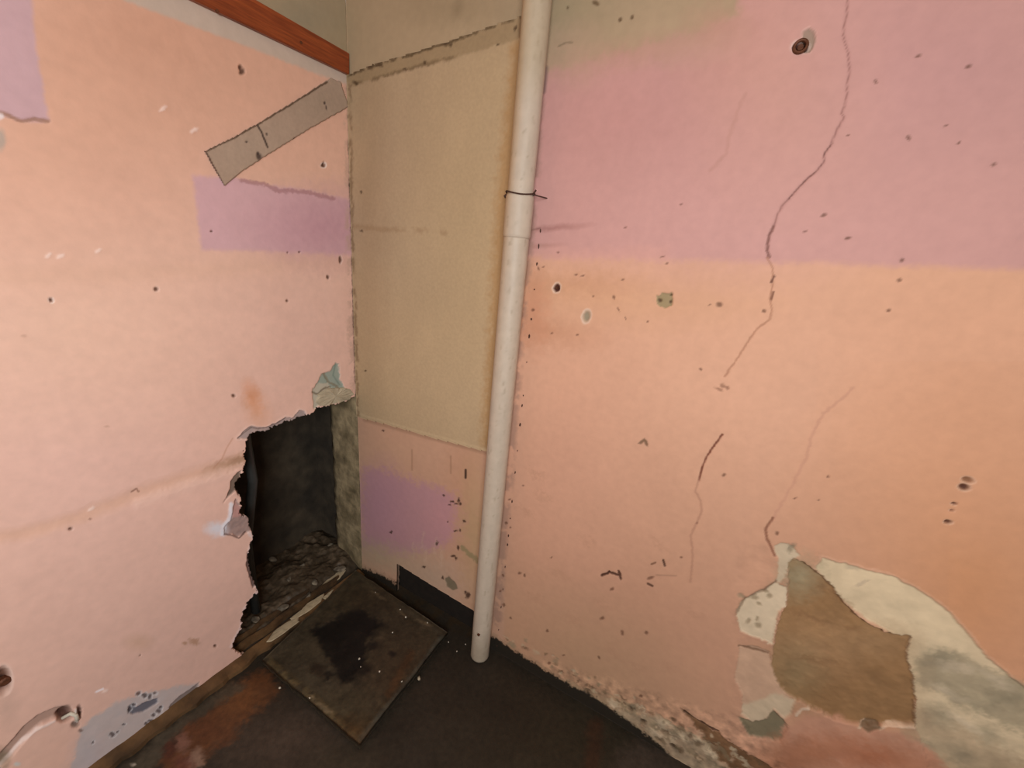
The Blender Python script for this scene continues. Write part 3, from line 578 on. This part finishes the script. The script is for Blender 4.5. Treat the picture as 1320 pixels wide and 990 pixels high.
# plaster chunk wedged at the top of the hole
def slab_chunk(name, pix, plane, thick, mat, seed=1, tilt=.0, nrm=None, lift=0.0, parent=None):
    """flat broken piece with an irregular outline, lying on its plane"""
    pts = [plane(x, y) for x, y in pix]; nrm = np.asarray(nrm, float); r = random.Random(seed)
    c = sum(pts) / len(pts)
    fine = []
    for a, b in zip(pts, pts[1:] + pts[:1]):
        k = 3
        for i in range(k): fine.append(a + (b - a) * i / k + (c - a) * r.uniform(-.05, .05) * (i > 0))
    bm = bmesh.new()
    lo = [bm.verts.new(q - c + nrm * lift) for q in fine]
    hi = [bm.verts.new((q - c) * (.93 + r.uniform(-.04, .02)) + nrm * (lift + thick * r.uniform(.75, 1.1))) for q in fine]
    mid = [bm.verts.new((q - c) * .5 + nrm * (lift + thick * r.uniform(.85, 1.25))) for q in fine]
    ce = bm.verts.new(nrm * (lift + thick * 1.1)); n = len(fine)
    bm.faces.new(lo[::-1])
    for i in range(n):
        j = (i + 1) % n
        bm.faces.new((lo[i], lo[j], hi[j], hi[i])); bm.faces.new((hi[i], hi[j], mid[j], mid[i])); bm.faces.new((mid[i], mid[j], ce))
    bmesh.ops.recalc_face_normals(bm, faces=bm.faces)
    o = mesh_obj(name, bm, mat, parent); o.location = Vector(c) if parent is None else Vector(c) - parent.location
    return o
ck = slab_chunk('plaster_chunk', [(410, 509), (422, 501), (436, 499), (444, 499), (452, 501), (457, 508), (452, 515), (438, 519), (422, 523), (411, 524), (407, 518)],
                on_left, .012, M_CHUNK, 4, nrm=LNOR, lift=-.008)
tag(ck, 'beige chunk of plaster wedged at the top of the wall hole', 'plaster chunk')

# ================================================================== BOARD PANEL on the right wall
u1 = on_right(664, 300)[0]
Pn = Canvas(RDIR, RNOR, .0, .80, 230, .55, 2.05, 400, base=(176, 152, 116), off=.006)
PANEL = [(440, 98.5), (449, 96), (477, 84), (524, 70), (580, 52), (632, 33), (673, 20), (684, 22), (641, 586), (628, 583), (560, 565), (500, 548), (463, 538), (440, 531)]
def paint_panel(c):
    c.tint(500, 200, 80, 160, (172, 148, 118), .7); c.tint(560, 480, 110, 120, (184, 160, 124), .7); c.tint(520, 330, 60, 60, (170, 150, 120), .5); c.tint(600, 300, 60, 140, (180, 156, 116), .5)
    c.tint(476, 280, 18, 220, (156, 130, 98), .5)
    c.line([(670, 60), (660, 150), (648, 260), (640, 420), (630, 570)], 8, (164, 128, 82), .8, 0, 12, 5)
    c.fill([(440, 98), (524, 70), (632, 33), (690, 14), (690, 45), (642, 57), (619, 66), (555, 81), (524, 90), (470, 105), (455, 112)], (150, 128, 94), 2.5, 2, .85)
    c.line([(459, 108), (490, 99), (524, 90), (555, 81), (590, 73)], 2, (104, 84, 56), .7, 0, 2.5, 2, .35, 40)
    c.line([(449, 97), (477, 86), (524, 72), (580, 54), (632, 35), (671, 22)], 2.5, (84, 66, 42), .85, 0, 1.6, 1.5, .2, 40)
    c.line([(672, 22), (671, 46)], 3, (110, 84, 56), .7, 0, 2, 1)
    for q in [(476, 86, 5, 3), (575, 56, 2, 4), (580, 58, 2, 2), (548, 81, 2, 2.4), (664, 37, 2, 4), (642, 58, 1.6, 1.6), (458, 107, 4, 2), (466, 298, 2, 1.5), (466, 248, 1.5, 1.5), (471, 478, 1.6, 1.3), (490, 85, 4, 1.6), (522, 90, 3, 2)]:
        c.blob(*q, (74, 54, 34), 20, .85, -.0005, warp=1.5)
    c.line([(458, 292), (490, 295), (530, 297), (580, 300)], 2, (146, 118, 84), .5, 0, 4, 3, .3, 30)
    c.line([(463, 534), (540, 556), (628, 580)], 2, (196, 172, 134), .4, 0, 1)
    c.line([(451, 110), (454, 300), (458, 400), (461, 536)], 1.5, (110, 84, 56), .6, 0, 2, 2, .3, 40)
    f = fbm(c.U * 14, c.V * 7, 500); c.col *= (1 + .06 * f)[:, None]
paint_panel(Pn)
Pn.gain = (1.0, 1.0, 1.04)
s = Pn.sd(PANEL, np.arange(len(Pn.U)), .5); Pn.keep = s < .6
panel = Pn.build('wall_board', M_PANEL, thick=.0055, edge=(140, 118, 84))
tag(panel, 'large beige painted hardboard sheet fixed to the wall between the corner and the pipe', 'board')

# ================================================================== RAIL and grey strip on the left wall
a = on_left(447, 97); b_ = on_left(240, -1); dd = (b_ - a) / np.linalg.norm(b_ - a)
t0 = on_left(447, 70); t1 = on_left(322, -1); dt = (t1 - t0) / np.linalg.norm(t1 - t0)
bm = bmesh.new(); prism(bm, [a + LDIR * .001, a + dd * .95, t0 + dt * .95, t0 + LDIR * .001], LNOR * .014)
bmesh.ops.bevel(bm, geom=bm.edges[:], offset=.0015, segments=2, affect='EDGES')
rail = mesh_obj('wooden_rail', bm, M_WOOD); tag(rail, 'orange varnished wooden rail slanting up the top of the left wall', 'wooden rail')
for x, y in ((384, 56), (276, 16)):
    c0 = on_left(x, y); bm = bmesh.new(); tube(bm, [c0 + LNOR * .012, c0 + LNOR * .0155], .0035, 10); mesh_obj('nail_head', bm, M_RUST, rail)
ST = Canvas(LDIR, LNOR, 0.0, .50, 190, 1.50, 2.0, 200, base=(172, 148, 128), off=.0005)
STRIP = [(263, 195), (300, 177), (340, 154), (380, 130), (425, 101), (438, 106), (446, 130), (448, 138), (400, 165), (350, 196), (310, 222), (289, 240)]
ST.h += .003; ST.tint(330, 190, 40, 22, (176, 154, 134), .6); ST.tint(415, 130, 30, 18, (158, 138, 118), .6)
ST.line([(263, 196), (300, 178), (340, 155), (380, 131), (420, 106)], 2, (92, 70, 52), .95, 0, 1, .8)
ST.line([(264, 195), (276, 217), (288, 240)], 1.6, (84, 54, 40), .95, 0, .8, .5)
ST.line([(331, 162), (336, 170), (340, 180), (344, 190)], 1.6, (62, 46, 40), .9, 0, .8, .6)
for q in [(333, 202, 3.4, 4.4), (332, 198, 2, 2), (379, 181, 2.2, 4), (317, 183, 1.5, 1.7), (418, 133, 1.5, 2), (302, 173, 4, 1.4), (343, 173, 1.4, 2), (420, 139, .8, 3)]: ST.blob(*q, (66, 50, 44), -10, .9, -.001, warp=.8)
ST.col *= (1 + .05 * fbm(ST.U * 60, ST.V * 30, 600))[:, None]
s = ST.sd(STRIP, np.arange(len(ST.U)), .5); ST.keep = s < .8
strip = ST.build('grey_strip', M_PANEL, thick=.0035); tag(strip, 'thin grey board strip with nail holes slanting under the wooden rail', 'board strip')

# ================================================================== PIPE
pr = .034
base = on_floor(620, 829); bx = float(base[0]); by = -pr - .012
bx = float(on_plane(621, 815, (0, by, 0), RNOR)[0])
PH = ZC
NS, NR = 40, 420
def pipe_mesh(name, z0, z1, rad, nr, ns, mat, parent, painter=None):
    zs = np.linspace(z0, z1, nr); th = np.linspace(0, 2 * np.pi, ns, endpoint=False)
    T, Z = np.meshgrid(th, zs); r = rad(Z) if callable(rad) else np.full(Z.shape, rad)
    P = np.stack([bx + r * np.cos(T), by + r * np.sin(T), Z], -1).reshape(-1, 3)
    k = np.arange(nr - 1)[:, None] * ns + np.arange(ns)[None]; k2 = np.arange(nr - 1)[:, None] * ns + (np.arange(ns)[None] + 1) % ns
    Q = np.stack([k, k2, k2 + ns, k + ns], -1).reshape(-1, 4)
    me = bpy.data.meshes.new(name); me.from_pydata(P.tolist(), [], Q.tolist() + [list(range(ns))[::-1], list(range((nr - 1) * ns, nr * ns))])
    colr = np.tile(S(188, 173, 154), (len(P), 1)); n = fbm(T.ravel() * 3, Z.ravel() * 12, 700); n2 = fbm(T.ravel() * 6, Z.ravel() * 40, 720)
    colr *= (1 + .06 * n)[:, None]
    if painter: painter(colr, P, T.ravel(), Z.ravel(), n, n2)
    at = me.color_attributes.new('paint', 'FLOAT_COLOR', 'POINT'); at.data.foreach_set('color', np.concatenate([np.clip(colr, 0, 1), np.ones((len(P), 1))], 1).astype(np.float32).ravel())
    for pl in me.polygons: pl.use_smooth = len(pl.vertices) == 4
    me.materials.append(mat); o = bpy.data.objects.new(name, me); COL.objects.link(o); o.parent = parent
    o.location = -Vector(parent.location); return o
def ppaint(colr, P, T, Z, n, n2):
    left = np.clip(-np.cos(T) * 1.2 + .1 + .3 * n, 0, 1) * np.clip((Z - 1.0) / .6, 0, 1)         # yellowed upper left side, its shade put into the colour too
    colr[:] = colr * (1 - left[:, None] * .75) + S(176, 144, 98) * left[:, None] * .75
    d = np.clip((n2 - .35) * 4, 0, 1) * .35; colr[:] = colr * (1 - d[:, None]) + S(130, 112, 86) * d[:, None]
    b = np.clip((.16 - Z) / .12 + n * .4, 0, 1) * .5; colr[:] = colr * (1 - b[:, None]) + S(134, 122, 100) * b[:, None]
    top = np.clip((Z - 1.75) / .1, 0, 1) * .5; colr[:] = colr * (1 - top[:, None]) + S(170, 152, 120) * top[:, None]
pipe = empty('drain_pipe', (bx, by, 0.0)); tag(pipe, 'white painted vertical pipe standing in front of the wall, from floor to ceiling', 'pipe')
zj = float(on_plane(668, 252, (0, by, 0), RNOR)[2]); zk = float(on_plane(662, 306, (0, by, 0), RNOR)[2])
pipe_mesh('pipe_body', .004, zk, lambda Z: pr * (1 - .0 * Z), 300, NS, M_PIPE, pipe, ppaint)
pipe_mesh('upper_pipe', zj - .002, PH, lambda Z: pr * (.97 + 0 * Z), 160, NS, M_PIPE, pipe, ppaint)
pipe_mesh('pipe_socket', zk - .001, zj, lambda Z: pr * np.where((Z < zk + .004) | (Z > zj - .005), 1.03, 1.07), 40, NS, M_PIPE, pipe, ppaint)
bm = bmesh.new(); cz = zj + .002
ring = [(bx + (pr * 1.04 + .0015) * math.cos(q), by + (pr * 1.04 + .0015) * math.sin(q), cz + .004 * math.sin(2 * q + .5)) for q in [2 * math.pi * s / 28 for s in range(29)]]
tube(bm, ring, .0020, 6)
tube(bm, [ring[0], (bx + pr + .010, by - .002, cz + .010)], .0022, 6); tube(bm, [(bx + pr + .002, by - .004, cz), (bx + pr + .014, by + .004, cz - .002), (bx + pr + .02, 0.002, cz)], .0016, 6)
tube(bm, [ring[14], (bx - pr - .010, by - .004, cz - .004), (bx - pr - .012, by + .006, cz - .006)], .0026, 6)
w = mesh_obj('wire_tie', bm, M_WIRE, pipe); w.location = -Vector(pipe.location); w['label'] = 'dark rusty wire twisted around the pipe joint'
# plugged screw at the foot of the pipe
sc = on_plane(617, 818, (0, by - pr, 0), RNOR); bm = bmesh.new(); tube(bm, [(sc[0], by - pr * .90, sc[2]), (sc[0], by - pr - .003, sc[2])], [.0055, .005], 10)
w = mesh_obj('screw', bm, M_RUST, pipe); w.location = -Vector(pipe.location)
# crust of paint and dirt between pipe and wall
bm = bmesh.new(); r = random.Random(5); z = .03
while z < 1.55:
    q = chunk_bm(r.uniform(.0015, .0035), .003, r.uniform(.002, .008), r.random(), 1)
    for v in q.verts: v.co += Vector((bx + pr + .012 + r.uniform(-.003, .002) * 0, -.002, z))
    me = bpy.data.meshes.new('t'); q.to_mesh(me); bm.from_mesh(me); q.free(); bpy.data.meshes.remove(me); z += r.uniform(.02, .12)
cr = mesh_obj('dirt_crust', bm, M_WIRE, wall_right); cr['kind'] = 'stuff'

# ================================================================== SLAB on the floor
zt = .030
c4 = [on_floor(*q, zt) for q in ((338, 851), (463, 960), (577, 815), (459, 735))]
e1 = (c4[1] - c4[0]); e2 = (c4[3] - c4[0])
bm = bmesh.new(); NG = 90; grid = []; sp = []; rr = random.Random(9)
def bil(u, v): return c4[0] * (1 - u) * (1 - v) + c4[1] * u * (1 - v) + c4[2] * u * v + c4[3] * (1 - u) * v
gu, gv = np.meshgrid(np.linspace(0, 1, NG), np.linspace(0, 1, NG)); P = np.array([bil(u, v) for u, v in zip(gu.ravel(), gv.ravel())])
edge = np.minimum(np.minimum(gu, 1 - gu), np.minimum(gv, 1 - gv)).ravel()
class Sheet(Canvas): pass
SL = Sheet.__new__(Sheet); SL.nu = SL.nv = NG; SL.P = P; SL.U = P[:, 0] * 1.0; SL.V = P[:, 1] * 1.0; SL.nrm = np.array([0, 0, 1.0]); SL.PX, SL.PY = project(P)
SL.col = np.tile(S(76, 68, 50), (len(P), 1)); SL.h = np.zeros(len(P)); SL.wx = fbm(SL.U * 60, SL.V * 60, 11); SL.wy = fbm(SL.U * 60, SL.V * 60, 31); SL.keep = None; SL.gain = (.60, .58, .60)
wob = (edge < .001) * 1.0
SL.P[:, 0] += wob * fbm(SL.U * 25, SL.V * 25, 801) * .004; SL.P[:, 1] += wob * fbm(SL.U * 25, SL.V * 25, 805) * .004
SL.h += .003 * np.clip((.06 - edge) / .03, 0, 1) - .003 + .0018 * fbm(SL.U * 20, SL.V * 20, 811)        # raised rim
SL.tint(400, 880, 50, 40, (84, 78, 60), .7); SL.tint(480, 770, 50, 20, (72, 60, 38), .7); SL.tint(520, 870, 40, 50, (78, 62, 40), .7); SL.tint(440, 920, 40, 22, (86, 78, 54), .7)
SL.fill([(402, 812), (425, 800), (432, 795), (462, 787), (478, 795), (492, 800), (480, 812), (470, 825), (468, 850), (462, 868), (442, 878), (432, 868), (430, 852), (418, 842), (414, 830)], (22, 20, 17), 4, 7, 1, -.0015, mottle=.15, mf=50)
for q in [(452, 792, 16, 7), (476, 812, 12, 9), (428, 820, 12, 10), (436, 846, 14, 10), (452, 868, 12, 12), (468, 800, 18, 8), (410, 812, 10, 5), (462, 838, 12, 14), (490, 806, 10, 5), (425, 870, 8, 5), (480, 832, 7, 6)]:
    SL.blob(q[0], q[1], q[2], q[3], (22, 20, 16), -20, .85, -.0008, soft=.5, warp=7)
SL.blob(506, 842, 5, 4, (24, 20, 16), 0, .9, warp=3); SL.blob(470, 862, 10, 8, (26, 22, 17), 0, .8, warp=4); SL.blob(410, 862, 10, 8, (40, 28, 18), 0, .7, warp=5)
SL.line([(345, 852), (380, 880), (410, 905), (440, 932), (455, 945)], 4, (128, 114, 78), .7, 0, 6, 3, .3, 40); SL.line([(400, 898), (425, 918)], 3, (150, 136, 104), .7, 0, 3, 3, .4, 80)  # pale lower left rim: the light falling on it is painted
SL.line([(468, 950), (510, 905), (545, 860), (570, 825)], 5, (88, 92, 80), .7, 0, 6, 3)
SL.tint(455, 940, 20, 14, (96, 72, 38), .7); SL.line([(500, 895), (520, 860), (530, 840)], 4, (96, 66, 36), .6, 0, 5, 4)
for q in [(484, 765), (492, 770), (541, 800), (551, 804), (520, 790)]: SL.blob(q[0], q[1], 6, 2, (120, 104, 76), 30, .7, .0008, warp=3)
SL.col *= (1 + .45 * fbm(SL.U * 30, SL.V * 30, 820) + .3 * fbm(SL.U * 90, SL.V * 90, 830))[:, None]
slab = SL.build('floor_slab', M_SLAB, thick=.026, edge=(58, 50, 38))
tag(slab, 'square dirty stone slab with raised rim lying on the floor in the corner', 'slab')

# ================================================================== BATTEN along the left wall
e0 = on_floor(463, 737, .02); e1_ = on_floor(110, 1003, .02)
dirb = LDIR; nb = np.array([LNOR[0], LNOR[1], 0])
bm = bmesh.new(); nseg = 60; rows = []
Lb = 1.15
for k in range(nseg + 1):
    s = .02 + (Lb - .02) * k / nseg; w_ = .040 + .004 * math.sin(k * 1.7) + random.uniform(-.002, .002) - (.012 if 22 < k < 25 else 0); hh = .018 + random.uniform(-.0015, .0015)
    o0 = LDIR * s - nb * .002
    rows.append([bm.verts.new(o0 + np.array([0, 0, -.004])), bm.verts.new(o0 + np.array([0, 0, hh + .004])), bm.verts.new(o0 + nb * w_ * .5 + np.array([0, 0, hh])), bm.verts.new(o0 + nb * w_ + np.array([0, 0, hh - .004])), bm.verts.new(o0 + nb * (w_ + .002) + np.array([0, 0, -.004]))])
for A, B in zip(rows[:-1], rows[1:]):
    for s in range(5): bm.faces.new((A[s], B[s], B[(s + 1) % 5], A[(s + 1) % 5]))
bm.faces.new(rows[0]); bm.faces.new(rows[-1][::-1]); bmesh.ops.recalc_face_normals(bm, faces=bm.faces)
batten = mesh_obj('floor_batten', bm, M_BATTEN); tag(batten, 'worn brown wooden batten running along the foot of the left wall', 'batten')
M_FLK = material('flake_paint', (176, 160, 130), rough=.8, bump=.5, scale=60, var=.15)
for i, pix in enumerate([[(343, 828), (352, 815), (368, 803), (384, 795), (386, 801), (368, 815), (350, 827)], [(372, 799), (388, 787), (396, 778), (410, 770), (418, 765), (414, 775), (398, 788), (380, 799)], [(416, 771), (424, 764), (430, 760), (421, 774)],
                         [(412, 757), (424, 745), (438, 736), (446, 735), (438, 746), (422, 756)]]):
    fk = slab_chunk('paint_flake', pix, lambda x, y: on_floor(x, y, .021), .003, M_FLK, 20 + i, nrm=(0, 0, 1), parent=batten)
    if i == 0: batten_flake = fk

# broken laths lying behind the batten inside the hole
for k, (s0, s1, off, w0, zz, lab) in enumerate([(.10, .56, -.030, .016, .026, 'thin dark wooden lath lying just behind the batten inside the hole'), (.22, .60, -.062, .013, .030, 'second dark lath further back in the rubble of the hole')]):
    bm = bmesh.new(); rows = []
    for i in range(25):
        s = s0 + (s1 - s0) * i / 24; o0 = LDIR * s + nb * (off + .004 * math.sin(i * .9 + k)); w2 = w0 * (1 if 0 < i < 24 else .4) + random.uniform(-.002, .002); hz = zz + random.uniform(-.001, .001)
        rows.append([bm.verts.new(o0 + nb * a + np.array([0, 0, b])) for a, b in ((-w2 / 2, .0), (-w2 / 2, hz + .006), (w2 / 2, hz + .004), (w2 / 2, .0))])
    for A, B in zip(rows[:-1], rows[1:]):
        for q in range(4): bm.faces.new((A[q], B[q], B[(q + 1) % 4], A[(q + 1) % 4]))
    bm.faces.new(rows[0]); bm.faces.new(rows[-1][::-1]); bmesh.ops.recalc_face_normals(bm, faces=bm.faces)
    tag(mesh_obj('broken_lath', bm, M_BATTEN), lab, 'lath', 'laths inside the wall hole')

# ================================================================== LOOSE BITS
def crumb(x, y, z, rx, rz, seed, mat, name, label, cat, group, plane=None):
    q = chunk_bm(rx, rx * random.uniform(.6, 1), rz, seed, 1); pt = on_floor(x, y, z)
    lo = min(v.co.z for v in q.verts)
    o = mesh_obj(name, q, mat); o.location = (pt[0], pt[1], z - lo - .0005); o.rotation_euler = (0, 0, random.uniform(0, 6)); tag(o, label, cat, group); return o
G1, G2 = 'white crumbs on the floor slab', 'white crumbs on the bare floor'
for i, (x, y, r, l) in enumerate([(463, 850, .0045, 'white crumb at the lower edge of the black patch on the slab, larger of two'), (489, 866, .004, 'white crumb on the slab right of the tip of the black patch'),
        (506, 816, .004, 'white crumb on the slab between the black patch and its upper right edge'), (523, 796, .005, 'largest white crumb near the upper right edge of the slab'),
        (518, 879, .0035, 'white crumb near the lower right edge of the slab'), (551, 803, .004, 'white crumb near the right corner of the slab'), (516, 786, .004, 'white crumb just above the largest crumb on the slab'),
        (484, 764, .004, 'white crumb nearest the top corner of the slab'), (465, 860, .003, 'small crumb under the larger one at the black patch on the slab'), (399, 900, .004, 'pale crumb on the pale lower left rim of the slab')]):
    crumb(x, y, zt + .0004, r, r * .7, i, M_CRUMB, 'plaster_crumb', l, 'plaster crumb', G1)
for i, (x, y, r, l) in enumerate([(578, 828, .004, 'white crumb on the floor just off the right corner of the slab'), (589, 840, .003, 'white crumb on the dark floor below the one at the slab corner'),
        (600, 831, .003, 'small white crumb on the floor left of the pipe foot'), (361, 887, .005, 'white crumb on the floor outside the lower left slab edge')]):
    crumb(x, y, .002, r, r * .7, 50 + i, M_CRUMB, 'plaster_crumb', l, 'plaster crumb', G2)
o = crumb(540, 876, .004, .010, .006, 99, M_CHUNK, 'plaster_chip', 'pale grey plaster chip beside the right edge of the floor slab', 'plaster chip', None)
labs = ['grey flat rubble flake in the middle of the hole floor', 'small grey rubble lump deep inside the hole', 'grey rubble lump nearest the left torn edge of the hole', 'long grey rubble sliver beside the corner post in the hole',
        'dark rubble lump behind the batten in the hole', 'small rubble lump against the back of the hole', 'pale rubble bit near the foot of the corner post', 'flat rubble piece low at the left end of the hole', 'rubble piece between the batten and the rubble heap']
for i, (x, y, rx, rz) in enumerate([(405, 752, .020, .010), (391, 730, .016, .009), (373, 748, .018, .010), (438, 735, .030, .010), (398, 768, .018, .010), (352, 722, .020, .012), (425, 705, .022, .014), (330, 800, .024, .010), (365, 785, .022, .010)]):
    q = chunk_bm(rx, rx * .65, rz, 200 + i, 2); pt = on_floor(x, y, .03); o = mesh_obj('rubble_piece', q, M_RUBBLE); o.location = (min(pt[0], -.03), pt[1], .036 if pt[0] < -.05 else .028); o.rotation_euler = (.1, .1, i * 1.3)
    tag(o, labs[i], 'rubble', 'rubble inside the wall hole')
# anchor ring high on the right wall and a nail
an = on_right(1032, 60); bm = bmesh.new()
ring = [(an[0] + .010 * math.cos(q), -.001 + 0 * q, an[2] + .010 * math.sin(q)) for q in [2 * math.pi * s / 20 for s in range(21)]]
tube(bm, ring, .0028, 8); tube(bm, [(an[0], .012, an[2]), (an[0], .002, an[2])], [.006, .005], 12)
tag(mesh_obj('wall_anchor', bm, M_RUST), 'rusty round anchor sleeve sunk in the pink wall, upper right', 'wall anchor')
an = on_right(718, 371); bm = bmesh.new(); tube(bm, [(an[0], .010, an[2]), (an[0], -.002, an[2]), (an[0], -.004, an[2])], [.004, .0045, .003], 6)
tag(mesh_obj('wall_plug', bm, M_RUST), 'dark red brown plug stuck in the wall just right of the pipe', 'wall plug')
# clip at the end of the groove
an = on_left(98, 923); bm = bmesh.new(); u = LDIR
tube(bm, [an - LNOR * .008 + np.array([0, 0, -.014]), an + LNOR * .004 + np.array([0, 0, -.010]), an + LNOR * .006 + np.array([0, 0, .008]), an - LNOR * .004 + u * .006 + np.array([0, 0, .014]), an - LNOR * .010 + u * .020 + np.array([0, 0, .010])], [.003, .004, .004, .0045, .004], 8)
tag(mesh_obj('pipe_clip', bm, M_CRUMB, None, True), 'small bent metal clip at the end of the wall groove, lower left', 'metal clip')
an = on_left(7, 880); bm = bmesh.new(); tube(bm, [an - LNOR * .014, an - LNOR * .003, an - LNOR * .0005], [.010, .010, .006], 12)
tag(mesh_obj('wall_plug', bm, M_RUST), 'brown round plug in the wall hole at the left edge', 'wall plug')
